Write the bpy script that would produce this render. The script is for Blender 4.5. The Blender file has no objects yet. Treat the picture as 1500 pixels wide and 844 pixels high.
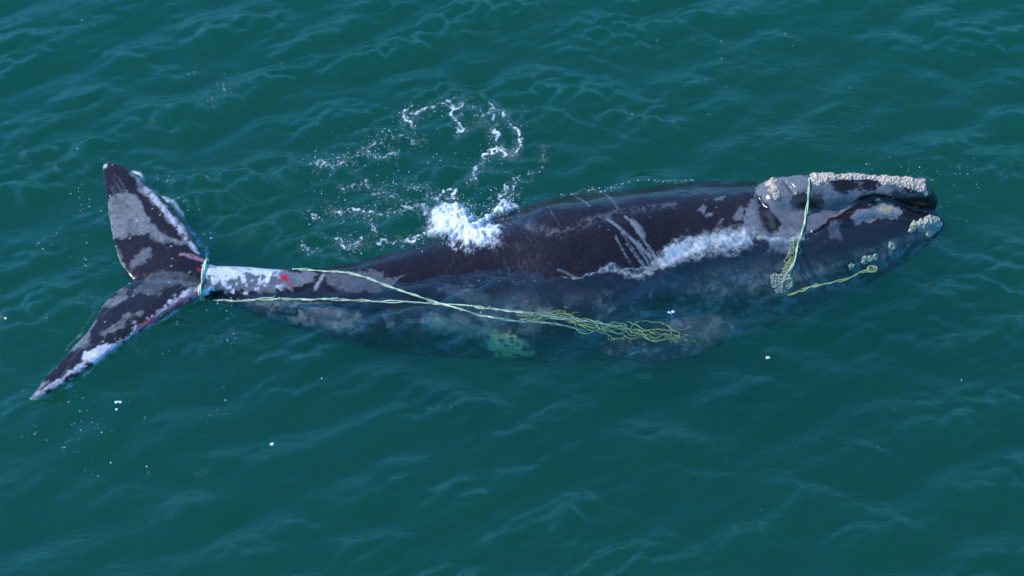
import bpy, bmesh, math, random
import numpy as np
from mathutils import Vector, Matrix
from mathutils.bvhtree import BVHTree

random.seed(7)
RNG = np.random.default_rng(11)
R = math.radians
S = bpy.context.scene
COL = S.collection

# ------------------------------------------------------------------ camera
PITCH = R(50.0)
DIST = 28.0
HALF = math.tan(R(15.0))
CP, SP = math.cos(PITCH), math.sin(PITCH)
CAM = np.array([0.0, -DIST * CP, DIST * SP])
cam_data = bpy.data.cameras.new("camera")
cam_data.sensor_width = 36.0
cam_data.lens = 18.0 / HALF
cam_data.clip_start = 0.5
cam_data.clip_end = 20000.0
cam = bpy.data.objects.new("camera", cam_data)
COL.objects.link(cam)
cam.location = CAM
cam.rotation_euler = (math.pi / 2 - PITCH, 0, 0)
S.camera = cam

# ------------------------------------------------------------------ light
SUN_EL, SUN_AZ = R(42.0), R(-86.0)          # azimuth from +Y (away from the camera), negative = left
world = bpy.data.worlds.new("World")
S.world = world
world.use_nodes = True
wt = world.node_tree
wt.nodes.clear()
wo = wt.nodes.new("ShaderNodeOutputWorld")
wb = wt.nodes.new("ShaderNodeBackground")
ws = wt.nodes.new("ShaderNodeTexSky")
ws.sky_type = 'NISHITA'
ws.sun_disc = False
ws.sun_elevation = SUN_EL
ws.sun_rotation = SUN_AZ
ws.air_density = 1.0
ws.dust_density = 0.0
ws.ozone_density = 3.0
wb.inputs["Strength"].default_value = 0.15
hs = wt.nodes.new("ShaderNodeVectorMath")      # clear deep blue day, cool white balance over the whole dome
hs.operation = 'MULTIPLY'
hs.inputs[1].default_value = (0.34, 0.96, 1.50)
wt.links.new(ws.outputs[0], hs.inputs[0])
wt.links.new(hs.outputs[0], wb.inputs[0])
wt.links.new(wb.outputs[0], wo.inputs[0])
sun_data = bpy.data.lights.new("sun", 'SUN')
sun_data.energy = 2.75
sun_data.angle = R(0.53)
sun_data.color = (1.0, 0.96, 0.90)
sun = bpy.data.objects.new("sun", sun_data)
COL.objects.link(sun)
sdir = Vector((math.sin(SUN_AZ) * math.cos(SUN_EL), math.cos(SUN_AZ) * math.cos(SUN_EL), math.sin(SUN_EL)))
sun.rotation_euler = sdir.to_track_quat('Z', 'Y').to_euler()
sun.location = (-15, 8, 20)

vs = S.view_settings
S.display_settings.display_device = 'sRGB'
vs.view_transform = 'Standard'
vs.look = 'None'
vs.exposure = 0.62
vs.gamma = 1.0
vs.use_curve_mapping = False
cy = S.cycles
cy.use_adaptive_sampling = False
cy.use_denoising = True
try:
    cy.denoiser = 'OPENIMAGEDENOISE'
    cy.denoising_input_passes = 'RGB_ALBEDO_NORMAL'
except Exception:
    pass
cy.max_bounces = 8
cy.diffuse_bounces = 2
cy.glossy_bounces = 3
cy.transmission_bounces = 4
cy.transparent_max_bounces = 24
cy.volume_bounces = 2
cy.caustics_reflective = False
cy.caustics_refractive = False
cy.sample_clamp_indirect = 4.0

# ------------------------------------------------------------------ helpers
def ray(px, py):
    nx = (px - 750.0) / 750.0 * HALF
    ny = -(py - 422.0) / 750.0 * HALF
    d = np.array([nx, CP + ny * SP, -SP + ny * CP])
    return d / np.linalg.norm(d)

def at(px, py, z=0.0):
    """world point of a photo pixel on the horizontal plane z"""
    d = ray(px, py)
    t = (z - CAM[2]) / d[2]
    return CAM + d * t

def sstep(a, b, x):
    t = np.clip((x - a) / (b - a), 0, 1)
    return t * t * (3 - 2 * t)

def _hash(ix, iy, iz, seed):
    h = (ix.astype(np.int64) * 374761393 + iy.astype(np.int64) * 668265263 + iz.astype(np.int64) * 2147483647 + seed * 974711) & 0xffffffff
    h = ((h ^ (h >> 13)) * 1274126177) & 0xffffffff
    h = ((h ^ (h >> 16)) * 2246822519) & 0xffffffff
    h = h ^ (h >> 13)
    return (h & 0xffff) / 65535.0

def vnoise(P, scale, seed=0):
    """value noise 0..1 at points P (N,3), scale = features per metre"""
    Q = P * scale
    I = np.floor(Q)
    F = Q - I
    F = F * F * F * (F * (F * 6 - 15) + 10)
    ix, iy, iz = I[:, 0], I[:, 1], I[:, 2]
    out = 0
    for dx in (0, 1):
        wx = F[:, 0] if dx else 1 - F[:, 0]
        for dy in (0, 1):
            wy = F[:, 1] if dy else 1 - F[:, 1]
            for dz in (0, 1):
                wz = F[:, 2] if dz else 1 - F[:, 2]
                out = out + wx * wy * wz * _hash(ix + dx, iy + dy, iz + dz, seed)
    return out

def fbm(P, scale, octaves=4, seed=0, gain=0.55):
    a, s, tot, out = 1.0, scale, 0.0, 0
    for o in range(octaves):
        out = out + a * vnoise(P + 13.7 * o, s, seed + o)
        tot += a
        a *= gain
        s *= 2.03
    return out / tot

def poly_sd(X, Y, poly):
    """signed distance (positive inside) of points to a polygon"""
    poly = np.asarray(poly, float)
    n = len(poly)
    d = np.full(X.shape, 1e9)
    ins = np.zeros(X.shape, bool)
    for i in range(n):
        ax, ay = poly[i]
        bx, by = poly[(i + 1) % n]
        ex, ey = bx - ax, by - ay
        L = ex * ex + ey * ey + 1e-12
        t = np.clip(((X - ax) * ex + (Y - ay) * ey) / L, 0, 1)
        d = np.minimum(d, np.hypot(X - ax - t * ex, Y - ay - t * ey))
        c = ((ay > Y) != (by > Y)) & (X < (bx - ax) * (Y - ay) / (by - ay + 1e-12) + ax)
        ins ^= c
    return np.where(ins, d, -d)

def line_d(X, Y, pts):
    """distance to a polyline and position 0..1 along it"""
    pts = np.asarray(pts, float)
    d = np.full(X.shape, 1e9)
    u = np.zeros(X.shape)
    n = len(pts) - 1
    for i in range(n):
        ax, ay = pts[i]
        ex, ey = pts[i + 1] - pts[i]
        L = ex * ex + ey * ey + 1e-12
        t = np.clip(((X - ax) * ex + (Y - ay) * ey) / L, 0, 1)
        q = np.hypot(X - ax - t * ex, Y - ay - t * ey)
        m = q < d
        d = np.where(m, q, d)
        u = np.where(m, (i + t) / n, u)
    return d, u

def new_mesh(name, verts, faces, smooth=True):
    me = bpy.data.meshes.new(name)
    V = np.asarray(verts, np.float32).reshape(-1, 3)
    if isinstance(faces, np.ndarray):
        k = faces.shape[1]
        me.vertices.add(len(V))
        me.vertices.foreach_set("co", V.ravel())
        me.loops.add(faces.size)
        me.loops.foreach_set("vertex_index", faces.astype(np.int32).ravel())
        me.polygons.add(len(faces))
        me.polygons.foreach_set("loop_start", np.arange(0, faces.size, k, dtype=np.int32))
        me.polygons.foreach_set("loop_total", np.full(len(faces), k, np.int32))
        me.update(calc_edges=True)
        me.validate()
    else:
        me.from_pydata(V.tolist(), [], faces)
        me.update()
    if smooth:
        me.polygons.foreach_set("use_smooth", np.ones(len(me.polygons), bool))
    return me

def link(name, me, mat=None, parent=None, **props):
    o = bpy.data.objects.new(name, me)
    COL.objects.link(o)
    if mat is not None:
        me.materials.append(mat)
    if parent is not None:
        o.parent = parent
    for k, v in props.items():
        o[k] = v
    return o

def set_color(me, name, arr):
    a = me.color_attributes.new(name, 'FLOAT_COLOR', 'POINT')
    full = np.ones((len(me.vertices), 4), np.float32)
    full[:, :3] = arr
    a.data.foreach_set("color", full.ravel())

def set_float(me, name, arr):
    a = me.attributes.new(name, 'FLOAT', 'POINT')
    a.data.foreach_set("value", np.asarray(arr, np.float32))

def coords(me):
    c = np.empty(len(me.vertices) * 3, np.float32)
    me.vertices.foreach_get("co", c)
    return c.reshape(-1, 3).astype(float)

def normals(me):
    c = np.empty(len(me.vertices) * 3, np.float32)
    me.vertex_normals.foreach_get("vector", c)
    return c.reshape(-1, 3).astype(float)

def remeshed(me, voxel, smooth_it=6, name="mesh"):
    """weld overlapping closed shells into one continuous skin"""
    o = bpy.data.objects.new("welding", me)
    COL.objects.link(o)
    m = o.modifiers.new("weld", 'REMESH')
    m.mode = 'VOXEL'
    m.voxel_size = voxel
    m.use_smooth_shade = True
    s = o.modifiers.new("soft", 'SMOOTH')
    s.factor = 0.5
    s.iterations = smooth_it
    dg = bpy.context.evaluated_depsgraph_get()
    out = bpy.data.meshes.new_from_object(o.evaluated_get(dg))
    out.name = name
    bpy.data.objects.remove(o)
    bpy.data.meshes.remove(me)
    out.polygons.foreach_set("use_smooth", np.ones(len(out.polygons), bool))
    return out

def join_shells(shells):
    V, F, n = [], [], 0
    for v, f in shells:
        V.append(np.asarray(v, float).reshape(-1, 3))
        F.extend([[i + n for i in q] for q in f])
        n += len(V[-1])
    return np.vstack(V), F

def loft(rings, cap=True):
    """closed shell from rings (n,m,3)"""
    rings = np.asarray(rings)
    n, m, _ = rings.shape
    V = rings.reshape(-1, 3)
    F = []
    for i in range(n - 1):
        for j in range(m):
            k = (j + 1) % m
            F.append([i * m + j, i * m + k, (i + 1) * m + k, (i + 1) * m + j])
    if cap:
        F.append(list(range(m))[::-1])
        F.append([(n - 1) * m + j for j in range(m)])
    return V, F

def tube(path, rad, m=10):
    path = np.asarray(path, float)
    n = len(path)
    rad = np.broadcast_to(np.asarray(rad, float), (n,))
    rings = []
    up = np.array([0, 0, 1.0])
    for i in range(n):
        t = path[min(i + 1, n - 1)] - path[max(i - 1, 0)]
        t /= np.linalg.norm(t) + 1e-12
        a = np.cross(t, up)
        if np.linalg.norm(a) < 0.05:
            a = np.cross(t, np.array([1.0, 0, 0]))
        a /= np.linalg.norm(a)
        b = np.cross(a, t)
        ang = np.arange(m) * 2 * math.pi / m
        rings.append(path[i] + rad[i] * (np.cos(ang)[:, None] * a + np.sin(ang)[:, None] * b))
    return loft(rings)

def smooth_path(pts, n):
    """Catmull-Rom through points (k,d) -> (n,d)"""
    P = np.asarray(pts, float)
    k = len(P)
    E = np.vstack([2 * P[0] - P[1], P, 2 * P[-1] - P[-2]])
    u = np.linspace(0, k - 1, n)
    i = np.clip(u.astype(int), 0, k - 2)
    t = (u - i)[:, None]
    a, b, c, d = E[i], E[i + 1], E[i + 2], E[i + 3]
    return 0.5 * (2 * b + (c - a) * t + (2 * a - 5 * b + 4 * c - d) * t ** 2 + (3 * b - a - 3 * c + d) * t ** 3)

_ico = {}
def ico(sub):
    if sub not in _ico:
        bm = bmesh.new()
        bmesh.ops.create_icosphere(bm, subdivisions=sub, radius=1)
        _ico[sub] = (np.array([v.co[:] for v in bm.verts]), np.array([[v.index for v in f.verts] for f in bm.faces]))
        bm.free()
    return _ico[sub]

def blobs(centers, sizes, sub=1, squash=1.0, jitter=0.35, seed=0):
    """many small irregular droplets as one vertex/face soup; sizes (N,) or (N,3)"""
    rg = np.random.default_rng(seed)
    v0, f0 = ico(sub)
    C = np.asarray(centers, float)
    N = len(C)
    sz = np.asarray(sizes, float)
    if sz.ndim == 1:
        sz = np.stack([sz * rg.uniform(0.7, 1.4, N), sz * rg.uniform(0.7, 1.4, N), sz * squash], 1)
    a = rg.uniform(0, 2 * math.pi, N)
    V = v0[None] * (1 + jitter * rg.uniform(-1, 1, (N, len(v0), 1)))
    V = V * sz[:, None, :]
    ca, sa = np.cos(a)[:, None], np.sin(a)[:, None]
    V = np.stack([V[..., 0] * ca - V[..., 1] * sa, V[..., 0] * sa + V[..., 1] * ca, V[..., 2]], -1) + C[:, None]
    F = f0[None] + (np.arange(N) * len(v0))[:, None, None]
    return V.reshape(-1, 3), F.reshape(-1, 3)

# ------------------------------------------------------------------ node helpers
def material(name):
    m = bpy.data.materials.new(name)
    m.use_nodes = True
    m.node_tree.nodes.clear()
    return m, m.node_tree.nodes, m.node_tree.links

def node(N, kind, **kw):
    n = N.new(kind)
    for k, v in kw.items():
        if k in n.inputs:
            n.inputs[k].default_value = v
        else:
            setattr(n, k, v)
    return n

# ------------------------------------------------------------------ the sea surface
TILE, NW = 26.0, 768
def make_waves():
    k1 = 2 * math.pi * np.fft.fftfreq(NW, TILE / NW)
    KX, KY = np.meshgrid(k1, k1, indexing='ij')
    K = np.hypot(KX, KY)
    K[0, 0] = 1
    lam = 2 * math.pi / K
    amp = K ** -1.9 * np.exp(-(lam / 2.2) ** 2) * sstep(0.09, 0.22, lam)
    th = np.arctan2(KY, KX)
    def lobe(a, p):
        return np.abs(np.cos((th - a))) ** p
    # crests run from lower left to upper right, crossed by a second train
    dirn = 0.95 * lobe(R(118), 8) + 0.6 * lobe(R(66), 9) + 0.13
    amp = amp * dirn
    amp[0, 0] = 0
    rg = np.random.default_rng(5)
    ph = rg.normal(size=(NW, NW)) + 1j * rg.normal(size=(NW, NW))
    Hh = amp * ph
    big = np.exp(-(0.62 / lam) ** 4)
    def fields(A):
        f = lambda q: np.real(np.fft.ifft2(q))
        return [f(A), f(-1j * KX / K * A), f(-1j * KY / K * A), f(1j * KX * A), f(1j * KY * A)]
    B_, S_ = fields(Hh * big), fields(Hh * (1 - big))
    def norm(Fd, slope):
        q = slope / np.sqrt((Fd[3] ** 2 + Fd[4] ** 2).mean())
        return [c * q for c in Fd]
    B_, S_ = norm(B_, WAVE_SLOPE), norm(S_, RIPPLE_SLOPE)
    # short ripples ride on the crests and lee faces of the longer waves, and come and go with the gusts
    ride = np.clip(0.75 + 0.55 * B_[0] / B_[0].std(), 0.12, 2.0)
    gf = np.real(np.fft.ifft2(ph * np.exp(-(5.0 / lam) ** 4) * np.exp(-(K * 1.0) ** 2) * (K > 0.1)))
    ride = ride * np.clip(1.0 + 0.38 * gf / gf.std(), 0.35, 1.7)
    return B_[0] + S_[0] * ride, 1.0 * B_[1] + 0.6 * S_[1] * ride, 1.0 * B_[2] + 0.6 * S_[2] * ride
RIPPLE_SLOPE = 0.29
WAVE_SLOPE = 0.165
WH, WDX, WDY = make_waves()

def tile_sample(A, x, y):
    u = (np.asarray(x) / TILE % 1.0) * NW
    v = (np.asarray(y) / TILE % 1.0) * NW
    i, j = np.floor(u).astype(int), np.floor(v).astype(int)
    f, g = u - i, v - j
    i0, j0, i1, j1 = i % NW, j % NW, (i + 1) % NW, (j + 1) % NW
    return A[i0, j0] * (1 - f) * (1 - g) + A[i1, j0] * f * (1 - g) + A[i0, j1] * (1 - f) * g + A[i1, j1] * f * g

WHALE_AXIS = np.array([at(px, py)[:2] for px, py in ((170, 410), (300, 412), (500, 425), (750, 395), (1000, 350), (1200, 330), (1380, 320))])
FLUKE_AXIS = np.array([at(px, py)[:2] for px, py in ((60, 570), (190, 410), (155, 250))])
def calm(x, y):
    d1, _ = line_d(x, y, WHALE_AXIS)
    d2, _ = line_d(x, y, FLUKE_AXIS)
    return 1.0 - 0.08 * (1 - sstep(0.3, 1.6, d1)) - 0.25 * (1 - sstep(0.3, 1.2, d2))

def sea(x, y):
    x = np.asarray(x, float); y = np.asarray(y, float)
    return tile_sample(WH, x, y) * np.maximum(calm(x, y), 0.15)

def graded(lo, hi, step, far):
    core = np.arange(lo, hi + step, step)
    out = []
    d, s = 0.0, step
    while d < far:
        s *= 1.22
        d += s
        out.append(d)
    out = np.array(out)
    return np.concatenate([(lo - out)[::-1], core, core[-1] + out])

def build_sea(mat):
    xs = graded(-9.6, 9.6, 0.032, 3000.0)
    ys = graded(-6.0, 8.4, 0.032, 3000.0)
    nx, ny = len(xs), len(ys)
    X, Y = np.meshgrid(xs, ys, indexing='ij')
    x, y = X.ravel(), Y.ravel()
    fade = 1 - sstep(8, 22, np.maximum(np.abs(x) - 9.6, np.maximum(-6 - y, y - 9)))
    c = np.maximum(calm(x, y), 0.15) * fade
    z = tile_sample(WH, x, y) * c
    V = np.stack([x + 1.0 * tile_sample(WDX, x, y) * c, y + 1.0 * tile_sample(WDY, x, y) * c, z], 1)
    idx = np.arange(nx * ny).reshape(nx, ny)
    F = np.stack([idx[:-1, :-1], idx[1:, :-1], idx[1:, 1:], idx[:-1, 1:]], -1).reshape(-1, 4)
    # sides and bottom close the body of water
    n0 = len(V)
    bx0, bx1, by0, by1 = xs[0], xs[-1], ys[0], ys[-1]
    top_ring = np.concatenate([idx[:, 0], idx[-1, 1:], idx[-2::-1, -1], idx[0, -2:0:-1]])
    low = V[top_ring].copy()
    low[:, 2] = -40.0
    low = np.vstack([low, [[0, 0, -40.0]]])
    V = np.vstack([V, low])
    m = len(top_ring)
    a = np.arange(m)
    b = (a + 1) % m
    side = np.stack([top_ring[a], n0 + a, n0 + b, top_ring[b]], 1)
    bot = np.stack([n0 + a, np.full(m, n0 + m), np.full(m, n0 + m), n0 + b], 1)
    me = bpy.data.meshes.new("water")
    faces = np.vstack([F, side])
    nl = faces.size + m * 3
    me.vertices.add(len(V)); me.vertices.foreach_set("co", V.astype(np.float32).ravel())
    me.loops.add(nl)
    tri = np.stack([n0 + a, np.full(m, n0 + m), n0 + b], 1)
    me.loops.foreach_set("vertex_index", np.concatenate([faces.ravel(), tri.ravel()]).astype(np.int32))
    me.polygons.add(len(faces) + m)
    me.polygons.foreach_set("loop_start", np.concatenate([np.arange(0, faces.size, 4), faces.size + np.arange(0, m * 3, 3)]).astype(np.int32))
    me.polygons.foreach_set("loop_total", np.concatenate([np.full(len(faces), 4), np.full(m, 3)]).astype(np.int32))
    me.update(calc_edges=True)
    me.polygons.foreach_set("use_smooth", np.concatenate([np.ones(len(F), bool), np.zeros(len(side) + m, bool)]))
    return link("water", me, mat, kind='structure', label='rippled teal green sea water filling the whole picture')

def sea_material():
    m, N, L = material("sea_water")
    out = node(N, "ShaderNodeOutputMaterial")
    tc = node(N, "ShaderNodeTexCoord")
    mp = node(N, "ShaderNodeMapping")
    mp.inputs["Rotation"].default_value = (0, 0, R(-24))
    mp.inputs["Scale"].default_value = (0.55, 1.25, 1.0)
    L.new(tc.outputs["Object"], mp.inputs["Vector"])
    n1 = node(N, "ShaderNodeTexNoise", Scale=7.0, Detail=5.0, Roughness=0.6, Distortion=0.5)
    L.new(mp.outputs[0], n1.inputs["Vector"])
    mp2 = node(N, "ShaderNodeMapping")
    mp2.inputs["Rotation"].default_value = (0, 0, R(30))
    mp2.inputs["Scale"].default_value = (0.6, 1.3, 1.0)
    L.new(tc.outputs["Object"], mp2.inputs["Vector"])
    n2 = node(N, "ShaderNodeTexNoise", Scale=15.0, Detail=3.0, Roughness=0.55, Distortion=0.3)
    L.new(mp2.outputs[0], n2.inputs["Vector"])
    # gusts: the small ripples come and go over a few metres
    gust = node(N, "ShaderNodeTexNoise", Scale=0.45, Detail=2.0)
    L.new(tc.outputs["Object"], gust.inputs["Vector"])
    gr = node(N, "ShaderNodeMapRange")
    gr.inputs[1].default_value = 0.35; gr.inputs[2].default_value = 0.7
    gr.inputs[3].default_value = 0.35; gr.inputs[4].default_value = 1.0
    L.new(gust.outputs[0], gr.inputs[0])
    b1 = node(N, "ShaderNodeBump", Distance=0.03)
    L.new(gr.outputs[0], b1.inputs["Strength"])
    L.new(n1.outputs[0], b1.inputs["Height"])
    b2 = node(N, "ShaderNodeBump", Distance=0.010, Strength=0.8)
    L.new(n2.outputs[0], b2.inputs["Height"])
    L.new(b1.outputs[0], b2.inputs["Normal"])
    fr = node(N, "ShaderNodeFresnel", IOR=1.56)
    L.new(b2.outputs[0], fr.inputs["Normal"])
    # the rays pass straight through, so the film reflects the same from below as from above (no total reflection)
    ge = node(N, "ShaderNodeNewGeometry")
    io = node(N, "ShaderNodeMapRange")
    io.inputs[3].default_value = 1.56; io.inputs[4].default_value = 1 / 1.56
    L.new(ge.outputs["Backfacing"], io.inputs[0])
    L.new(io.outputs[0], fr.inputs["IOR"])
    gl = node(N, "ShaderNodeBsdfGlossy", Roughness=0.02)
    L.new(b2.outputs[0], gl.inputs["Normal"])
    tr = node(N, "ShaderNodeBsdfTransparent")
    mx = node(N, "ShaderNodeMixShader")
    L.new(fr.outputs[0], mx.inputs[0])
    L.new(tr.outputs[0], mx.inputs[1])
    L.new(gl.outputs[0], mx.inputs[2])
    L.new(mx.outputs[0], out.inputs["Surface"])
    # suspended matter scatters teal, the rest is absorbed, red first
    sc = node(N, "ShaderNodeVolumeScatter", Density=WATER_SCATTER)
    sc.inputs["Color"].default_value = (*SCATTER_COL, 1)
    sc.inputs["Anisotropy"].default_value = 0.0
    ab = node(N, "ShaderNodeVolumeAbsorption", Density=WATER_ABSORB)
    ab.inputs["Color"].default_value = (*ABSORB_COL, 1)
    ad = node(N, "ShaderNodeAddShader")
    L.new(sc.outputs[0], ad.inputs[0]); L.new(ab.outputs[0], ad.inputs[1])
    L.new(ad.outputs[0], out.inputs["Volume"])
    return m
WATER_SCATTER, SCATTER_COL = 0.6, (0.008, 0.079, 0.039)
WATER_ABSORB, ABSORB_COL = 0.6, (0.66, 0.800, 0.780)
build_sea(sea_material())

# ------------------------------------------------------------------ the whale: shape
# stations along the body: photo x and y of the axis, half width, half height, axis height above the sea
BODY = np.array([
    (192, 407, 0.05, 0.03, 0.03),
    (210, 408, 0.13, 0.07, 0.03),
    (250, 411, 0.20, 0.15, 0.02),
    (300, 413, 0.225, 0.25, -0.08),
    (350, 421, 0.29, 0.34, -0.21),
    (400, 432, 0.37, 0.42, -0.33),
    (450, 440, 0.46, 0.50, -0.46),
    (500, 446, 0.57, 0.60, -0.57),
    (550, 446, 0.70, 0.70, -0.69),
    (600, 441, 0.83, 0.82, -0.80),
    (650, 434, 0.94, 0.92, -0.90),
    (700, 427, 1.06, 1.04, -1.00),
    (750, 418, 1.18, 1.16, -1.03),
    (800, 411, 1.28, 1.26, -0.97),
    (850, 407, 1.31, 1.28, -0.97),
    (900, 404, 1.31, 1.29, -0.99),
    (1000, 387, 1.28, 1.26, -1.10),
    (1100, 374, 1.18, 1.16, -1.03),
    (1150, 372, 1.07, 1.05, -0.93),
    (1200, 371, 0.90, 0.88, -0.83),
    (1250, 358, 0.74, 0.72, -0.69),
    (1300, 345, 0.59, 0.57, -0.55),
    (1340, 334, 0.43, 0.42, -0.45),
    (1362, 329, 0.30, 0.29, -0.34),
    (1376, 329, 0.19, 0.19, -0.26),
    (1384, 329, 0.05, 0.06, -0.22)])
def axis_table(ST, n, sm):
    u = np.linspace(ST[0, 0], ST[-1, 0], n)
    T = np.stack([u] + [np.interp(u, ST[:, 0], ST[:, k]) for k in range(1, 5)], 1)
    k = np.hanning(sm); k /= k.sum()
    for c in range(1, 5):
        pad = np.pad(T[:, c], sm // 2, mode='reflect', reflect_type='odd')
        T[:, c] = np.convolve(pad, k, 'valid')[:n]
    T[:, 2:4] = np.maximum(T[:, 2:4], 0.012)
    C = np.array([at(r[0], r[1], r[4]) for r in T])
    return T, C
BT, BC = axis_table(BODY, 420, 31)

def ellipse_rings(T, C, m=72, p=2.0):
    ang = np.arange(m) * 2 * math.pi / m
    ca, sa = np.cos(ang), np.sin(ang)
    ca = np.sign(ca) * np.abs(ca) ** (2 / p); sa = np.sign(sa) * np.abs(sa) ** (2 / p)
    rings = np.empty((len(T), m, 3))
    rings[:, :, 0] = C[:, 0:1]
    rings[:, :, 1] = C[:, 1:2] + T[:, 2:3] * ca
    rings[:, :, 2] = C[:, 2:3] + T[:, 3:4] * sa
    return rings

shells = [loft(ellipse_rings(BT, BC))]
# arched narrow upper jaw riding on the lower jaw
ROSTRUM = np.array([
    (1040, 352, 0.40, 0.40, -0.75),
    (1090, 322, 0.46, 0.48, -0.42),
    (1132, 299, 0.40, 0.45, -0.12),
    (1180, 287, 0.29, 0.38, 0.09),
    (1240, 285, 0.24, 0.34, 0.13),
    (1300, 287, 0.23, 0.33, 0.11),
    (1340, 287, 0.21, 0.31, 0.10),
    (1360, 290, 0.18, 0.28, 0.05),
    (1372, 300, 0.06, 0.14, -0.05)])
RT, RC = axis_table(ROSTRUM, 160, 19)
shells.append(loft(ellipse_rings(RT, RC, 56)))
# front curtain between the jaws
shells.append(tube(smooth_path([at(1300, 300, -0.1), at(1345, 312, -0.18), at(1368, 316, -0.22)], 14), np.linspace(0.28, 0.12, 14), 16))
# the lower lip: a thick arched rim on the near side
lip = smooth_path([at(1150, 366, -0.22), at(1192, 345, -0.10), at(1232, 325, -0.03), at(1275, 309, 0.015), at(1315, 312, -0.02), at(1345, 322, -0.08), at(1368, 327, -0.16)], 60)
shells.append(tube(lip, 0.05 + 0.095 * np.sin(np.linspace(0.15, math.pi - 0.25, 60)) ** 0.7, 16))
# flukes
UP_LEAD = [(322, 396), (300, 381), (284, 349), (262, 318), (235, 288), (207, 262), (182, 244), (163, 238), (151, 241)]
UP_TRAIL = [(196, 409), (188, 404), (176, 386), (166, 360), (160, 330), (156, 302), (152, 272), (149, 252), (150, 241)]
LO_LEAD = [(322, 424), (297, 434), (275, 443), (245, 459), (210, 482), (170, 509), (125, 542), (80, 571), (42, 588)]
LO_TRAIL = [(196, 409), (184, 414), (162, 428), (145, 450), (132, 475), (115, 498), (90, 525), (62, 556), (41, 587)]
def fluke(lead, trail, zroot, ztip, n=60, m=28):
    A = smooth_path(lead, n); B = smooth_path(trail, n)
    rings = []
    for i in range(n):
        w = i / (n - 1)
        z = zroot + (ztip - zroot) * w ** 1.3 + 0.05 * math.sin(w * math.pi)
        a, b = at(A[i, 0], A[i, 1], z), at(B[i, 0], B[i, 1], z)
        th = (0.105 * (1 - w) ** 0.8 + 0.018)
        ring = []
        for j in range(m):
            q = 2 * math.pi * j / m
            c = 0.5 - 0.5 * math.cos(q)
            prof = math.sin(q) * (c + 0.02) ** -0.18 * (1 - 0.55 * c)
            p = a + (b - a) * c
            sweep = 0.03 * math.sin(7 * w + 2 * c) * (1 - w)
            ring.append(p + np.array([0, 0, th * prof + sweep - 0.05 * c * (1 - w)]))
        rings.append(ring)
    return loft(np.array(rings))
shells.append(fluke(UP_LEAD, UP_TRAIL, 0.06, 0.15))
shells.append(fluke(LO_LEAD, LO_TRAIL, 0.06, 0.09))
# right flipper hanging under the near side
def flipper(pts, wid, thick, n=40, m=20):
    P = smooth_path(pts, n)
    rings = []
    for i in range(n):
        t = P[min(i + 1, n - 1)] - P[max(i - 1, 0)]
        t /= np.linalg.norm(t)
        s = np.array([t[1], -t[0], 0.0]); s /= np.linalg.norm(s) + 1e-9
        s = 0.8 * s + np.array([0, 0, 0.45]); s /= np.linalg.norm(s)
        nn = np.cross(t, s)
        w = np.interp(i / (n - 1), np.linspace(0, 1, len(wid)), wid)
        th = thick * (1 - 0.7 * i / (n - 1))
        q = np.arange(m) * 2 * math.pi / m
        rings.append(P[i] + w * np.cos(q)[:, None] * s + th * np.sin(q)[:, None] * nn)
    return loft(np.array(rings))
shells.append(flipper([at(1090, 440, -1.1), at(1040, 470, -1.0), at(960, 500, -0.95), at(880, 512, -1.0)], [0.3, 0.4, 0.42, 0.3, 0.08], 0.14))

V, F = join_shells(shells)
whale_me = remeshed(new_mesh("whale_shell", V, F), 0.0215, 8, "right_whale")
WV = coords(whale_me)
# a little irregularity in the blubber
WN = normals(whale_me)
fl = sstep(-4.1, -3.6, WV[:, 0])
WV += WN * ((fbm(WV, 1.6, 3, 3) - 0.5) * 0.05 * fl + (fbm(WV, 7.0, 3, 9) - 0.5) * 0.008)[:, None]
# fold of skin behind the head, crease of the neck, blowholes
def near_line(pts, z=0.0):
    q = []
    for px, py in pts:
        r_ = np.linalg.norm(np.cross(WV - CAM, ray(px, py)), axis=1)
        k = np.where(r_ < 0.03)[0]
        q.append(WV[k[np.argmin(np.linalg.norm(WV[k] - CAM, axis=1))]] if len(k) else WV[np.argmin(r_)])
    return smooth_path(np.array(q), 40)
def line3(P, path):
    d = np.full(len(P), 1e9)
    for c in path:
        d = np.minimum(d, np.linalg.norm(P - c, axis=1))
    return d
for pts, amp, w in (([(1104, 272), (1112, 292), (1124, 318), (1134, 346)], -0.022, 0.06), ([(1094, 276), (1102, 296), (1112, 322), (1122, 346)], 0.03, 0.12),
                    ([(1118, 276), (1126, 296), (1138, 320), (1146, 346)], 0.02, 0.1), ([(1148, 264), (1156, 270), (1160, 278)], -0.045, 0.035),
                    ([(760, 318), (790, 336), (820, 343), (860, 328), (920, 312)], -0.012, 0.08), ([(1176, 350), (1196, 338), (1216, 326), (1242, 308), (1262, 297), (1284, 292), (1312, 297), (1340, 306), (1360, 318)], -0.03, 0.03),
                    ([(760, 345), (800, 356), (840, 352), (900, 336)], 0.015, 0.2)):
    d = line3(WV, near_line(pts))
    WV += WN * (amp * np.exp(-(d / w) ** 2))[:, None]
whale_me.vertices.foreach_set("co", WV.astype(np.float32).ravel())
whale_me.update()
polys = [p.vertices[:] for p in whale_me.polygons]
BVH = BVHTree.FromPolygons([tuple(v) for v in WV], polys)
WN = normals(whale_me)

def hit(px, py):
    d = ray(px, py)
    loc, nor, idx, dist = BVH.ray_cast(Vector(CAM), Vector(d))
    if loc is None:
        return None, None
    return np.array(loc), np.array(nor)

def on(px, py, lift=0.02, z=0.0, sub=None):
    """point on the whale (or on the sea) under a photo pixel"""
    if sub is None:
        p, n = hit(px, py)
        if p is not None:
            return p + n * lift
        q = at(px, py, z)
        q[2] = sea(q[0:1], q[1:2])[0] + lift
        return q
    return at(px, py, sub)

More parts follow.
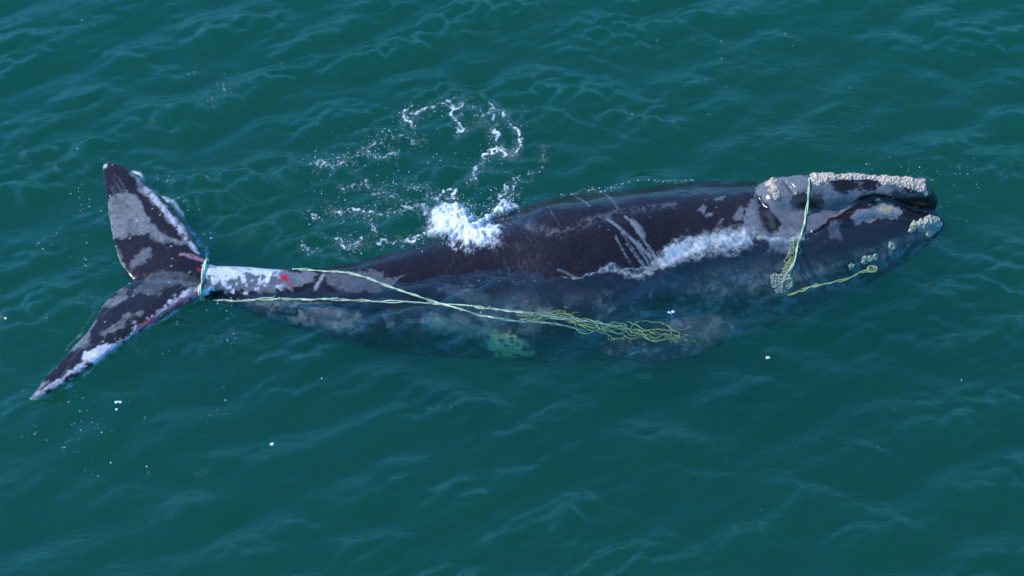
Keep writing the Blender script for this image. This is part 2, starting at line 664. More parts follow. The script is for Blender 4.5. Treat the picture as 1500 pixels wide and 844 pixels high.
# ------------------------------------------------------------------ the whale: pigment in body coordinates
# coordinates of the skin: distance along the body and distance round the girth
def skin_uv(P):
    P = np.atleast_2d(P)
    yc = np.interp(P[:, 0], BC[:, 0], BC[:, 1]); zc = np.interp(P[:, 0], BC[:, 0], BC[:, 2])
    rr = np.maximum(np.interp(P[:, 0], BC[:, 0], BT[:, 2]), 0.3)
    ang = np.arctan2(P[:, 2] - zc, -(P[:, 1] - yc))       # 0 = near flank, pi/2 = back, pi = far flank
    ang = np.where(ang < -math.pi / 2, ang + 2 * math.pi, ang)
    return np.stack([P[:, 0], ang * rr], 1)
def uv_of(pts):
    out = []
    for px, py in pts:
        p, _ = hit(px, py)
        if p is None:
            k = np.argmin(np.linalg.norm(np.cross(WV - CAM, ray(px, py)), axis=1))
            p = WV[k]
        out.append(skin_uv(p)[0])
    return np.array(out)

UV = skin_uv(WV)
w1 = fbm(WV, 5.0, 4, 21) - 0.5
w2 = fbm(WV, 5.0, 4, 31) - 0.5
f1 = fbm(WV, 17.0, 3, 41) - 0.5
f2 = fbm(WV, 42.0, 2, 45) - 0.5
U = UV[:, 0] + 0.22 * w1 + 0.08 * f1 + 0.04 * f2
W = UV[:, 1] + 0.22 * w2 - 0.08 * f1 - 0.04 * f2
U0 = UV[:, 0] + 0.03 * f1; W0 = UV[:, 1] + 0.03 * w2
is_body = WV[:, 0] > -4.62
is_fluke = ~is_body
n1 = fbm(WV, 3.0, 4, 51); n2 = fbm(WV, 11.0, 3, 61); n3 = fbm(WV, 30.0, 2, 71)

DARK = np.array([0.0165, 0.0105, 0.0095])
GREY = np.array([0.150, 0.153, 0.158])
PALE = np.array([0.26, 0.27, 0.27])
WHITE = np.array([0.74, 0.74, 0.76])
RED = np.array([0.42, 0.02, 0.045])
col = DARK[None] * (0.7 + 0.9 * n1[:, None]) + (n3[:, None] > 0.72) * 0.008
def lay(mask, c):
    global col
    mask = np.clip(mask, 0, 1)[:, None]
    col = col * (1 - mask) + c * mask
def patch(pts, c, soft=0.012, warp=True, amount=1.0, body=True):
    q = uv_of(pts)
    x, y = (U, W) if warp else (U0, W0)
    sd = poly_sd(x, y, q)
    lay(sstep(-soft, soft, sd + 0.05 * f2) * amount * (0.80 + 0.7 * (n2 - 0.4)) * (is_body if body else 1), c)
def streak(pts, width, c, amount=1.0, grain=0.0, soft=0.5):
    q = uv_of(pts)
    d, u = line_d(U0, W0, q)
    m = 1 - sstep(width * soft, width, d)
    if grain:
        m = m * sstep(grain - 0.12, grain + 0.12, 0.5 * n2 + 0.5 * n3 + 0.08)
    lay(m * amount * is_body, c)

# grey sloughing skin on the head
patch([(1094, 300), (1112, 272), (1128, 262), (1184, 259), (1220, 268), (1300, 268), (1348, 280), (1338, 300), (1290, 292), (1250, 300), (1210, 322), (1190, 345), (1160, 362), (1128, 360), (1108, 338), (1090, 322)], GREY)
patch([(1160, 286), (1176, 280), (1188, 284), (1204, 282), (1206, 300), (1192, 309), (1170, 308), (1156, 302)], DARK, warp=False)
patch([(1106, 286), (1120, 298), (1136, 316), (1142, 350), (1126, 342), (1112, 318)], DARK)
patch([(1216, 268), (1246, 265), (1240, 277), (1222, 280)], DARK, warp=False)
patch([(1308, 276), (1362, 286), (1366, 312), (1330, 302), (1310, 290)], DARK * 0.8, warp=False)
patch([(1124, 340), (1160, 336), (1178, 348), (1160, 366), (1128, 366)], PALE, amount=0.55)
streak([(1176, 350), (1196, 338), (1216, 326), (1242, 308), (1262, 297), (1284, 292), (1312, 297), (1340, 306), (1360, 318)], 0.035, DARK * 0.5, 1.0)  # mouth line: shade of the gap painted dark along the groove
patch([(1196, 345), (1240, 318), (1290, 304), (1345, 316), (1360, 340), (1300, 372), (1220, 372)], DARK, soft=0.06, warp=False, amount=0.9)
# lower lip: pale worn patches
patch([(1246, 312), (1290, 300), (1325, 306), (1318, 318), (1280, 322), (1252, 326)], PALE, amount=0.75)
patch([(1286, 304), (1312, 304), (1308, 312), (1288, 312)], np.array([0.45, 0.34, 0.2]), amount=0.7)
patch([(1210, 330), (1236, 326), (1232, 352), (1212, 350)], GREY, amount=0.6)
# scattered grey flakes along the flank
for p in ([(1022, 308), (1030, 300), (1036, 303), (1030, 314)], [(1046, 291), (1062, 287), (1060, 292), (1048, 295)],
          [(1033, 314), (1046, 310), (1044, 315), (1034, 318)], [(1074, 318), (1084, 302), (1090, 306), (1086, 322), (1076, 324)],
          [(1052, 325), (1058, 319), (1060, 322), (1054, 328)], [(1048, 352), (1058, 336), (1072, 330), (1066, 344), (1054, 356)],
          [(1084, 340), (1096, 318), (1101, 322), (1092, 344)], [(1055, 340), (1060, 334), (1063, 337), (1057, 343)]):
    patch(p, GREY, warp=False)
# long rake scars
streak([(890, 322), (925, 350), (968, 392)], 0.030, PALE, 0.75, 0.42)
streak([(915, 316), (935, 340), (962, 380)], 0.021, PALE, 0.75, 0.40)
streak([(926, 322), (944, 346)], 0.045, PALE, 0.7, 0.50)
streak([(925, 350), (955, 394)], 0.020, PALE, 0.7, 0.45)
streak([(918, 358), (945, 394)], 0.017, PALE, 0.65, 0.48)
streak([(902, 346), (915, 372), (930, 396)], 0.016, PALE, 0.6, 0.50)
streak([(934, 352), (958, 388)], 0.013, PALE, 0.65, 0.47)
streak([(910, 340), (936, 378), (948, 394)], 0.012, PALE, 0.6, 0.49)
streak([(800, 300), (812, 318), (820, 330)], 0.010, GREY, 0.5, 0.5)
streak([(1000, 330), (1016, 350)], 0.010, GREY, 0.5, 0.5)
streak([(948, 366), (966, 386)], 0.022, PALE, 0.6, 0.46)
streak([(842, 288), (864, 302)], 0.018, GREY, 0.8, 0.40)
streak([(884, 284), (906, 306)], 0.016, GREY, 0.8, 0.40)
streak([(818, 395), (846, 407)], 0.020, GREY, 0.8, 0.42)
# worn band of fine white flecks running along the ridge of the back
streak([(772, 330), (800, 341), (822, 342), (862, 324), (900, 313), (950, 304), (990, 300)], 0.13, GREY, 0.6, 0.60, 0.1)
# mottled grey belly and tail stock under the water
low = (1 - sstep(0.45, 0.85, UV[:, 1] / np.maximum(np.interp(WV[:, 0], BC[:, 0], BT[:, 2]), 0.3))) * is_body
tl = 1 - sstep(-3.0, 3.5, WV[:, 0])
mott = sstep(0.45, 0.60, fbm(WV, 2.3, 5, 81)) * low
lay(mott * (0.35 + 0.35 * tl), PALE * 0.9)
lay(sstep(0.48, 0.64, fbm(WV, 3.4, 5, 181)) * low * 0.4, np.array([0.20, 0.165, 0.12]))
lay(sstep(0.57, 0.68, fbm(WV, 5.0, 5, 281)) * low * 0.4, PALE * 1.5)
lay(sstep(0.50, 0.60, fbm(WV, 6.5, 5, 381)) * low * 0.8, DARK)
hd = low * sstep(2.0, 3.6, WV[:, 0])
lay(sstep(0.52, 0.60, fbm(WV, 5.5, 5, 481)) * hd * 0.55, np.array([0.24, 0.19, 0.13]))
lay(sstep(0.44, 0.54, fbm(WV, 9.0, 4, 781)) * hd * 0.6, DARK * 1.5)
lay(sstep(0.58, 0.64, fbm(WV, 7.5, 5, 581)) * hd * 0.4, PALE * 1.4)
patch([(345, 446), (400, 440), (470, 446), (530, 462), (540, 480), (470, 482), (400, 470)], np.array([0.33, 0.31, 0.24]), soft=0.07, amount=0.8)
lay(sstep(0.46, 0.58, fbm(WV, 7.5, 4, 681)) * low * (1 - sstep(-1.2, 0.4, WV[:, 0])) * 0.75, DARK * 1.6)
patch([(612, 468), (650, 458), (690, 470), (702, 488), (650, 492), (620, 482)], np.array([0.40, 0.38, 0.27]), soft=0.06, amount=0.85)
patch([(700, 478), (720, 474), (722, 490), (702, 492)], np.array([0.40, 0.38, 0.27]), soft=0.06, amount=0.85)
patch([(640, 432), (655, 416), (690, 424), (720, 440), (690, 440)], GREY, amount=0.5)
# white belly patch deep under the middle of the body
for px, py, r in ((734, 505, 0.20), (752, 512, 0.22), (768, 518, 0.15), (742, 522, 0.16)):
    k_ = np.linalg.norm(np.cross(WV - CAM, ray(px, py)), axis=1)
    near_ = np.where(k_ < k_.min() + 0.02)[0]
    c_ = WV[near_[np.argmin(np.linalg.norm(WV[near_] - CAM, axis=1))]]
    lay(sstep(-0.07, 0.07, r - np.linalg.norm(WV - c_, axis=1) + 0.30 * w1 + 0.12 * f1) * sstep(0.30, 0.52, n2) * 0.9, np.array([0.80, 0.78, 0.30]))
# tail stock: scraped white skin with blood
patch([(478, 398), (540, 396), (600, 408), (560, 420), (520, 432), (480, 418)], GREY, amount=0.7)
patch([(300, 389), (345, 389), (420, 396), (470, 400), (460, 416), (425, 424), (380, 430), (330, 430), (300, 428)], GREY * 1.2, amount=0.95)
patch([(296, 388), (345, 388), (408, 394), (414, 399), (390, 402), (360, 399), (330, 402), (300, 403)], WHITE)
lay(sstep(-0.03, 0.05, poly_sd(U, W, uv_of([(296, 388), (410, 394), (414, 408), (380, 412), (330, 414), (298, 414)]))) * sstep(0.50, 0.58, fbm(WV * [1, 0.4, 0.4], 16, 3, 191)) * is_body, WHITE * 0.85)
for p in ([(322, 402), (329, 402), (331, 420), (327, 420)], [(350, 402), (358, 402), (361, 418), (355, 414)], [(386, 396), (392, 396), (395, 412), (391, 410)]):
    patch(p, WHITE, warp=False)
lay(sstep(0.60, 0.66, n2) * sstep(-4.55, -4.4, WV[:, 0]) * (1 - sstep(-3.5, -3.3, WV[:, 0])) * (WV[:, 2] > -0.05), WHITE)  # white sparkles above the waterline: wet glints painted into the skin
streak([(474, 402), (462, 424)], 0.030, PALE, 0.9)
streak([(398, 398), (391, 412)], 0.03, WHITE, 1.0)
patch([(407, 402), (411, 402), (414, 399), (417, 402), (421, 402), (420, 406), (422, 409), (418, 411), (414, 413), (411, 411), (407, 411), (409, 407)], RED * 1.15, warp=False, amount=1.1)
streak([(418, 408), (428, 420)], 0.03, RED, 0.8, 0.45)
for a in ([(306, 391), (316, 392)], [(338, 393), (352, 395)], [(358, 393), (366, 395)], [(288, 392), (296, 398)]):
    streak(a, 0.028, RED, 0.7, 0.5)
# shimmer of water ripples painted as paler lines on the shallow shoulder
rip = np.sin((UV[:, 0] * 1.0 + 0.45 * UV[:, 1] + 0.25 * w1) * 55) * 0.5 + 0.5
band = sstep(-1.6, -0.6, UV[:, 0]) * (1 - sstep(0.2, 0.9, UV[:, 0])) * sstep(-0.2, 0.3, UV[:, 1])
lay(sstep(0.86, 0.97, rip) * band * sstep(0.45, 0.6, n2) * 0.5, np.array([0.06, 0.06, 0.075]))

# flukes, in plan coordinates
FX = WV[:, 0] + 0.26 * w1 + 0.10 * f1 + 0.05 * f2; FY = WV[:, 1] + 0.26 * w2 - 0.10 * f1 - 0.05 * f2
def fpatch(pts, c, soft=0.015, amount=1.0, warp=True):
    q = np.array([at(px, py, 0.1)[:2] for px, py in pts])
    sd = poly_sd(FX if warp else WV[:, 0], FY if warp else WV[:, 1], q)
    lay(sstep(-soft * 1.6, soft * 1.6, sd) * amount * (0.78 + 1.3 * (n2 - 0.45)) * (WV[:, 0] < -4.45), c)
def fstreak(pts, width, c, amount=1.0, grain=0.0):
    q = np.array([at(px, py, 0.1)[:2] for px, py in pts])
    d, u = line_d(WV[:, 0] + 0.04 * f1, WV[:, 1] + 0.04 * w2, q)
    m = 1 - sstep(width * 0.5, width, d)
    if grain:
        m = m * sstep(grain - 0.1, grain + 0.1, 0.5 * n2 + 0.5 * n3)
    lay(m * amount * (WV[:, 0] < -4.45), c)
FG = np.array([0.185, 0.185, 0.175])
fpatch([(153, 300), (178, 290), (198, 294), (212, 310), (222, 330), (250, 352), (280, 362), (296, 376), (270, 370), (240, 360), (215, 345), (190, 344), (170, 354), (158, 345)], FG)
fpatch([(194, 258), (206, 262), (218, 284), (236, 300), (262, 330), (292, 372), (284, 374), (262, 345), (240, 318), (215, 296), (204, 285)], FG * 1.15)
fpatch([(198, 372), (222, 370), (216, 380), (204, 392), (194, 398)], FG * 0.7)
fpatch([(165, 362), (176, 380), (186, 398), (178, 398), (166, 376)], FG * 0.8)
fpatch([(210, 408), (245, 402), (292, 408), (296, 430), (262, 428), (225, 434), (190, 440), (205, 425)], FG * 0.55, amount=0.8)
fpatch([(150, 440), (182, 422), (192, 424), (186, 436), (168, 446), (146, 452)], FG * 0.8)
fpatch([(118, 475), (140, 470), (136, 500), (128, 512), (100, 518), (104, 500)], FG * 0.9)
fpatch([(150, 494), (180, 470), (205, 460), (206, 466), (180, 480), (156, 500)], FG * 0.8)
fpatch([(40, 588), (62, 556), (72, 560), (60, 570), (62, 580)], FG)
fpatch([(282, 430), (298, 428), (298, 436), (258, 452), (212, 484), (176, 510), (164, 516), (166, 508), (200, 486), (240, 452)], WHITE * 0.75, amount=0.85)
fpatch([(128, 520), (165, 508), (168, 516), (140, 538), (128, 534)], WHITE * 0.9, amount=0.9)
fpatch([(88, 560), (128, 532), (134, 538), (100, 562), (50, 586), (48, 582)], WHITE * 0.7, amount=0.8)
fstreak([(292, 434), (262, 450), (232, 468), (212, 481)], 0.055, np.array([0.45, 0.06, 0.10]), 0.9, 0.41)
fstreak([(268, 380), (300, 386)], 0.05, np.array([0.6, 0.3, 0.36]), 0.6, 0.44)
fstreak([(214, 282), (238, 310), (262, 340), (290, 375)], 0.05, WHITE * 0.8, 0.8, 0.47)
fpatch([(152, 247), (158, 246), (157, 251), (153, 251)], WHITE, warp=False)
lay((n3 > 0.86) * (n2 > 0.52) * is_fluke * 0.7, WHITE * 0.8)
# fine scratches running out along the flukes, darker scuffs in the pale skin
ca_, sa_ = math.cos(R(62)), math.sin(R(62))
for sg in (1, -1):
    al = WV[:, 0] * ca_ * -1 + sg * WV[:, 1] * sa_; ac = WV[:, 0] * sa_ + sg * WV[:, 1] * ca_
    q = np.stack([al * 1.6, ac * 26 + 2.0 * w1, np.full(len(al), 3.3 * sg)], 1)
    sc_ = vnoise(q, 1.0, 91) * 0.6 + vnoise(q * 2.1, 1.0, 92) * 0.4
    half = (sg * (WV[:, 1] - 0.2) > 0) * (WV[:, 0] < -4.5)
    lay(sstep(0.72, 0.80, sc_) * half * 0.35, FG)
    lay((1 - sstep(0.22, 0.30, sc_)) * half * 0.45, DARK)
# fine flecks everywhere
lay((n3 > 0.90) * is_body * sstep(-0.4, 0.2, UV[:, 1]) * 0.6, PALE)

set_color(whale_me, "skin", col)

def whale_material():
    m, N, L = material("whale_skin")
    out = node(N, "ShaderNodeOutputMaterial")
    at_ = node(N, "ShaderNodeAttribute", attribute_name="skin")
    tc = node(N, "ShaderNodeTexCoord")
    nz = node(N, "ShaderNodeTexNoise", Scale=26.0, Detail=6.0, Roughness=0.7)
    L.new(tc.outputs["Object"], nz.inputs["Vector"])
    mr = node(N, "ShaderNodeMapRange")
    mr.inputs[1].default_value = 0.3; mr.inputs[2].default_value = 0.7
    mr.inputs[3].default_value = 0.62; mr.inputs[4].default_value = 1.35
    L.new(nz.outputs[0], mr.inputs[0])
    mx = node(N, "ShaderNodeMix", data_type='RGBA', blend_type='MULTIPLY')
    mx.inputs[0].default_value = 1.0
    L.new(at_.outputs["Color"], mx.inputs[6]); L.new(mr.outputs[0], mx.inputs[7])
    n2 = node(N, "ShaderNodeTexNoise", Scale=9.0, Detail=7.0, Roughness=0.68)
    L.new(tc.outputs["Object"], n2.inputs["Vector"])
    bp = node(N, "ShaderNodeBump", Distance=0.008, Strength=0.3)
    L.new(n2.outputs[0], bp.inputs["Height"])
    rr = node(N, "ShaderNodeMapRange")
    rr.inputs[1].default_value = 0.35; rr.inputs[2].default_value = 0.65
    rr.inputs[3].default_value = 0.13; rr.inputs[4].default_value = 0.26
    L.new(n2.outputs[0], rr.inputs[0])
    bs = node(N, "ShaderNodeBsdfPrincipled", IOR=1.40)
    L.new(mx.outputs[2], bs.inputs["Base Color"])
    L.new(rr.outputs[0], bs.inputs["Roughness"])
    L.new(bp.outputs[0], bs.inputs["Normal"])
    L.new(bs.outputs[0], out.inputs["Surface"])
    return m
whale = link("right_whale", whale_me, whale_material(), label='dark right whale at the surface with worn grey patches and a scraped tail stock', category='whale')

# ------------------------------------------------------------------ callosities (raised rough pale skin)
def callosity_material(name, c1, c2):
    m, N, L = material(name)
    out = node(N, "ShaderNodeOutputMaterial")
    tc = node(N, "ShaderNodeTexCoord")
    nz = node(N, "ShaderNodeTexNoise", Scale=17.0, Detail=6.0, Roughness=0.7)
    L.new(tc.outputs["Object"], nz.inputs["Vector"])
    rp = node(N, "ShaderNodeValToRGB")
    rp.color_ramp.elements[0].position = 0.30; rp.color_ramp.elements[0].color = (*c1, 1)
    rp.color_ramp.elements[1].position = 0.56; rp.color_ramp.elements[1].color = (*c2, 1)
    L.new(nz.outputs[0], rp.inputs[0])
    vo = node(N, "ShaderNodeTexVoronoi", Scale=24.0)
    L.new(tc.outputs["Object"], vo.inputs["Vector"])
    ad = node(N, "ShaderNodeMath", operation='ADD')
    L.new(vo.outputs[0], ad.inputs[0]); L.new(nz.outputs[0], ad.inputs[1])
    bp = node(N, "ShaderNodeBump", Distance=0.05, Strength=0.9)
    L.new(ad.outputs[0], bp.inputs["Height"])
    bs = node(N, "ShaderNodeBsdfPrincipled", Roughness=0.8)
    L.new(rp.outputs[0], bs.inputs["Base Color"]); L.new(bp.outputs[0], bs.inputs["Normal"])
    L.new(bs.outputs[0], out.inputs["Surface"])
    return m
CAL = callosity_material("callosity_skin", (0.42, 0.27, 0.17), (0.76, 0.60, 0.44))
CALY = callosity_material("callosity_wet", (0.34, 0.30, 0.17), (0.66, 0.62, 0.42))

NB = coords(whale_me)
POLY = np.array([p for p in polys if len(p) == 4])
def callosity(sd_of, height, mat, lab, seed):
    """raise a crust out of the skin itself; sd_of(P) = metres inside its outline"""
    m0 = sd_of(NB)
    keep = POLY[(m0[POLY] > -0.05).all(1)]
    used, inv = np.unique(keep, return_inverse=True)
    me = new_mesh("callosity", NB[used], inv.reshape(-1, 4))
    bm = bmesh.new(); bm.from_mesh(me)
    bmesh.ops.subdivide_edges(bm, edges=bm.edges[:], cuts=2, use_grid_fill=True)
    bm.normal_update(); bm.to_mesh(me); bm.free()
    c = coords(me); nn = normals(me)
    sd = sd_of(c) + 0.05 * (fbm(c, 12, 3, seed) - 0.5) * 2
    lump = np.abs(2 * fbm(c, 8, 2, seed + 5) - 1)
    knob = np.abs(2 * fbm(c, 17, 3, seed + 7) - 1)
    grit = fbm(c, 50, 2, seed + 9)
    h = height * (0.35 + 0.65 * (1 - lump) ** 2 + 0.22 * (1 - knob) + 0.35 * (grit - 0.5))
    c += nn * (-0.010 + sstep(-0.012, 0.05, sd) * h)[:, None]
    me.vertices.foreach_set("co", c.astype(np.float32).ravel())
    me.polygons.foreach_set("use_smooth", np.ones(len(me.polygons), bool)); me.update()
    return link("callosity", me, mat, whale, label=lab)

def skin_point(px, py):
    p, n = hit(px, py)
    if p is None:
        p = WV[np.argmin(np.linalg.norm(np.cross(WV - CAM, ray(px, py)), axis=1))]
    return p
def spots_sd(spots):
    cc = [(skin_point(px, py), r) for px, py, r in spots]
    def f(P):
        d = np.full(len(P), -9.0)
        for p, r in cc:
            d = np.maximum(d, r - np.linalg.norm(P - p, axis=1))
        return d
    return f
NEAR = np.array([skin_point(px, py) for px, py in ((1187, 262), (1192, 270), (1201, 271), (1220, 265), (1250, 263), (1270, 264), (1288, 267), (1296, 273), (1303, 273), (1312, 270), (1322, 273), (1331, 278), (1345, 282), (1353, 283))])
def bonnet_sd(P):
    near = np.interp(P[:, 0], NEAR[:, 0], NEAR[:, 1])
    far = np.interp(P[:, 0], RC[:, 0], RC[:, 1]) + 0.13
    zc = np.interp(P[:, 0], RC[:, 0], RC[:, 2])
    sd = np.minimum(P[:, 1] - near, far - P[:, 1])
    sd = np.minimum(sd, np.minimum(P[:, 0] - NEAR[0, 0], NEAR[-1, 0] + 0.05 - P[:, 0]) * 0.8)
    return np.where(P[:, 2] > zc - 0.02, sd, -1.0)
callosity(bonnet_sd, 0.052, CAL, "long pale lumpy crust along the ridge of the snout", 3)
callosity(spots_sd([(1129, 267, 0.10), (1133, 277, 0.09), (1137, 288, 0.07)]), 0.07, CAL, "small upright pale crust behind the blowholes", 5)
callosity(spots_sd([(1352, 330, 0.10), (1362, 327, 0.13), (1371, 328, 0.12), (1364, 336, 0.11), (1338, 330, 0.08), (1333, 337, 0.05)]), 0.06, CALY, "pale yellowish crust on the tip of the chin", 7)
callosity(spots_sd([(1140, 412, 0.15), (1150, 408, 0.14), (1146, 420, 0.14), (1154, 416, 0.12)]), 0.022, CALY, "round pale patch low on the cheek under the water", 9)
callosity(spots_sd([(1307, 361, 0.075)]), 0.03, CALY, "small pale spot on the lower lip under the water", 11)
callosity(spots_sd([(1266, 381, 0.07), (1274, 379, 0.07), (1282, 378, 0.06)]), 0.03, CALY, "pale oblong patch on the lower jaw under the water", 13)
callosity(spots_sd([(1249, 390, 0.07)]), 0.03, CALY, "faint pale spot low on the jaw under the water", 15)
callosity(spots_sd([(1189, 339, 0.045)]), 0.03, CAL, "tiny white spot at the corner of the mouth", 17)

# ------------------------------------------------------------------ ropes
def rope_material():
    m, N, L = material("rope_fibre")
    out = node(N, "ShaderNodeOutputMaterial")
    tc = node(N, "ShaderNodeTexCoord")
    nz = node(N, "ShaderNodeTexNoise", Scale=14.0, Detail=4.0, Roughness=0.7)
    L.new(tc.outputs["Object"], nz.inputs["Vector"])
    rp = node(N, "ShaderNodeValToRGB")
    rp.color_ramp.elements[0].position = 0.36; rp.color_ramp.elements[0].color = (0.36, 0.47, 0.24, 1)
    rp.color_ramp.elements[1].position = 0.60; rp.color_ramp.elements[1].color = (0.72, 0.80, 0.50, 1)
    L.new(nz.outputs[0], rp.inputs[0])
    bs = node(N, "ShaderNodeBsdfPrincipled", Roughness=0.6)
    L.new(rp.outputs[0], bs.inputs["Base Color"])
    L.new(bs.outputs[0], out.inputs["Surface"])
    return m
ROPE = rope_material()
ROPE_Y = rope_material()
for e_, c_ in zip([n_ for n_ in ROPE_Y.node_tree.nodes if n_.type == 'VALTORGB'][0].color_ramp.elements, ((0.25, 0.32, 0.07, 1), (0.50, 0.56, 0.20, 1))):
    e_.color = c_

def strand(path, rad, phase, pitch=0.28, off=0.017, wob=0.02, seed=0):
    path = np.asarray(path)
    n = len(path)
    d = np.concatenate([[0], np.cumsum(np.linalg.norm(np.diff(path, axis=0), axis=1))])
    T = np.gradient(path, axis=0); T /= np.linalg.norm(T, axis=1)[:, None] + 1e-9
    A = np.cross(T, [0, 0, 1.0]); A /= np.linalg.norm(A, axis=1)[:, None] + 1e-6
    B = np.cross(A, T)
    w = 2 * math.pi * d / pitch + phase
    q = np.stack([d, np.full(n, seed * 3.1), np.zeros(n)], 1)
    jw = (fbm(q, 5, 3, seed) - 0.5)[:, None] * wob * 2
    return path + off * (np.cos(w)[:, None] * A + np.sin(w)[:, None] * B) + jw * A

def rope(lab, ctrl, strands=2, rad=0.013, off=0.014, pitch=0.3, wob=0.02, step=0.035, fray=0, seed=1, mat=None):
    P = np.asarray(ctrl, float)
    L = np.linalg.norm(np.diff(P, axis=0), axis=1).sum()
    path = smooth_path(P, max(12, int(L / step)))
    root = bpy.data.objects.new("rope", None)
    root.location = path[0]
    COL.objects.link(root)
    root["label"] = lab; root["category"] = "rope"; root["group"] = "fishing ropes wrapped round the whale"
    for s in range(strands):
        v, f = tube(strand(path, rad, s * 2 * math.pi / strands, pitch, off, wob, seed + s) - path[0], rad, 6)
        link("strand", new_mesh("strand", v, f), mat or ROPE, root)
    if fray:
        rg = np.random.default_rng(seed)
        sh = []
        for i in range(fray):
            k = rg.integers(2, len(path) - 8)
            ln = rg.integers(4, 8)
            seg = path[k:k + ln] + rg.normal(size=(ln, 3)) * np.linspace(0.004, 0.02, ln)[:, None]
            seg[:, 1] += np.linspace(0, rg.uniform(-0.05, 0.05), ln)
            seg[:, 2] += 0.01
            sh.append(tube(seg - path[0], 0.005, 4))
        V, F = join_shells(sh)
        link("loose_fibres", new_mesh("loose_fibres", V, F), mat or ROPE, root, kind='stuff')
    return root

# loop cinched round the tail stock just ahead of the flukes
xl = at(300, 411, 0)[0]
i0 = np.argmin(np.abs(BC[:, 0] - xl))
angs = np.linspace(0, 2 * math.pi, 40)
loop = []
for a in angs:
    o = Vector((xl + 0.03 * math.cos(a) - 0.01, BC[i0, 1] + 1.2 * math.cos(a), BC[i0, 2] + 1.2 * math.sin(a)))
    tgt = Vector((xl, BC[i0, 1], BC[i0, 2]))
    loc, nor, _, _ = BVH.ray_cast(o, (tgt - o).normalized())
    q = np.array(loc) + np.array(nor) * 0.018
    q[0] += 0.012 * math.cos(a)
    loop.append(q)
rope("pale green rope loop cinched round the tail stock beside the flukes", loop, 2, 0.013, 0.012, 0.9, 0.004, 0.03, 0, 3)

def surf(pts, lift=0.02, dz=None):
    """control points lying on whichever is higher: the whale or the sea"""
    out = []
    for i, (px, py) in enumerate(pts):
        p, n = hit(px, py)
        w = at(px, py, 0.0)
        zs = sea(w[0:1], w[1:2])[0] + 0.004
        w = at(px, py, zs)
        out.append(p + n * lift if (p is not None and p[2] > zs - 0.01) else w)
    return np.array(out)
rope("long pale rope running straight from the tail stock along the near flank", np.vstack([surf([(312, 440), (335, 441), (362, 440), (395, 437), (440, 438), (490, 439), (540, 441), (590, 443), (640, 445), (690, 449), (730, 454), (768, 458)], 0.02), [at(800, 463, -0.14), at(850, 470, -0.30), at(920, 480, -0.55)]]), 2, 0.0085, 0.008, 0.55, 0.035, 0.03, 26, 11)
rope("pale rope slanting from the top of the tail stock down over the back", np.vstack([surf([(428, 396), (452, 397), (480, 398), (506, 401), (535, 408), (570, 420), (605, 432), (640, 443), (672, 452), (700, 461), (726, 466)], 0.02), [at(760, 471, -0.15), at(810, 474, -0.30), at(860, 486, -0.55)]]), 2, 0.009, 0.008, 0.5, 0.015, 0.03, 8, 21)
rope("thin pale rope crossing the head from the snout crust down to the cheek", np.vstack([surf([(1186, 262), (1185, 275), (1183, 295), (1180, 315), (1176, 335)], 0.02), [at(1172, 348, 0.02), at(1168, 362, -0.03), at(1165, 378, -0.08), at(1158, 394, -0.16), at(1148, 408, -0.25)]]), 2, 0.009, 0.008, 0.5, 0.01, 0.03, 5, 31)
# frayed tangle where that rope enters the water
rg = np.random.default_rng(77)
def tangle(lab, pts, n, spread, rad, seed, lo=0, hi=-0.3, mat=None):
    rg = np.random.default_rng(seed)
    root = bpy.data.objects.new("rope_tangle", None)
    root.location = at(*pts[0], -0.1); COL.objects.link(root)
    base = np.array(root.location)
    root["label"] = lab; root["category"] = "rope tangle"
    for i in range(n):
        c = []
        for k, (px, py) in enumerate(pts):
            z = lo + (hi - lo) * (k / (len(pts) - 1)) * rg.uniform(0.7, 1.2)
            c.append(at(px + rg.normal() * spread, py + rg.normal() * spread * (0.4 + 1.1 * k / (len(pts) - 1)), z))
        path = smooth_path(np.array(c), 110)
        q = path * 1.0
        path = path + np.stack([fbm(q + 5, 2.6, 2, seed + i) - 0.5, fbm(q + 9, 2.6, 2, seed + 50 + i) - 0.5, np.zeros(110)], 1) * 0.22 + np.stack([fbm(q + 3, 10, 2, seed + 70 + i) - 0.5, fbm(q + 7, 10, 2, seed + 90 + i) - 0.5, np.zeros(110)], 1) * 0.11
        v, f = tube(path - base, rad, 6)
        link("strand", new_mesh("strand", v, f), mat or ROPE, root)
    return root
tangle("frayed bundle of green strands hanging at the corner of the mouth", [(1172, 342), (1168, 356), (1163, 370), (1158, 384), (1150, 396)], 8, 4, 0.0055, 5, 0.02, -0.22, ROPE_Y)
tangle("long tangle of yellow green rope under the water below the middle of the body", [(768, 462), (815, 464), (860, 472), (905, 480), (950, 485), (1005, 488)], 10, 7, 0.006, 15, -0.20, -0.80, ROPE_Y)
rope("yellow green rope end curling in a small loop under the jaw", [at(1150, 434, -0.75), at(1168, 428, -0.55), at(1190, 420, -0.40), at(1212, 415, -0.32), at(1236, 410, -0.3), at(1255, 402, -0.28), at(1268, 397, -0.26), at(1282, 398, -0.25), at(1284, 392, -0.25), at(1272, 391, -0.26), at(1272, 398, -0.27)], 2, 0.0095, 0.010, 0.4, 0.03, 0.03, 6, 41, ROPE_Y)

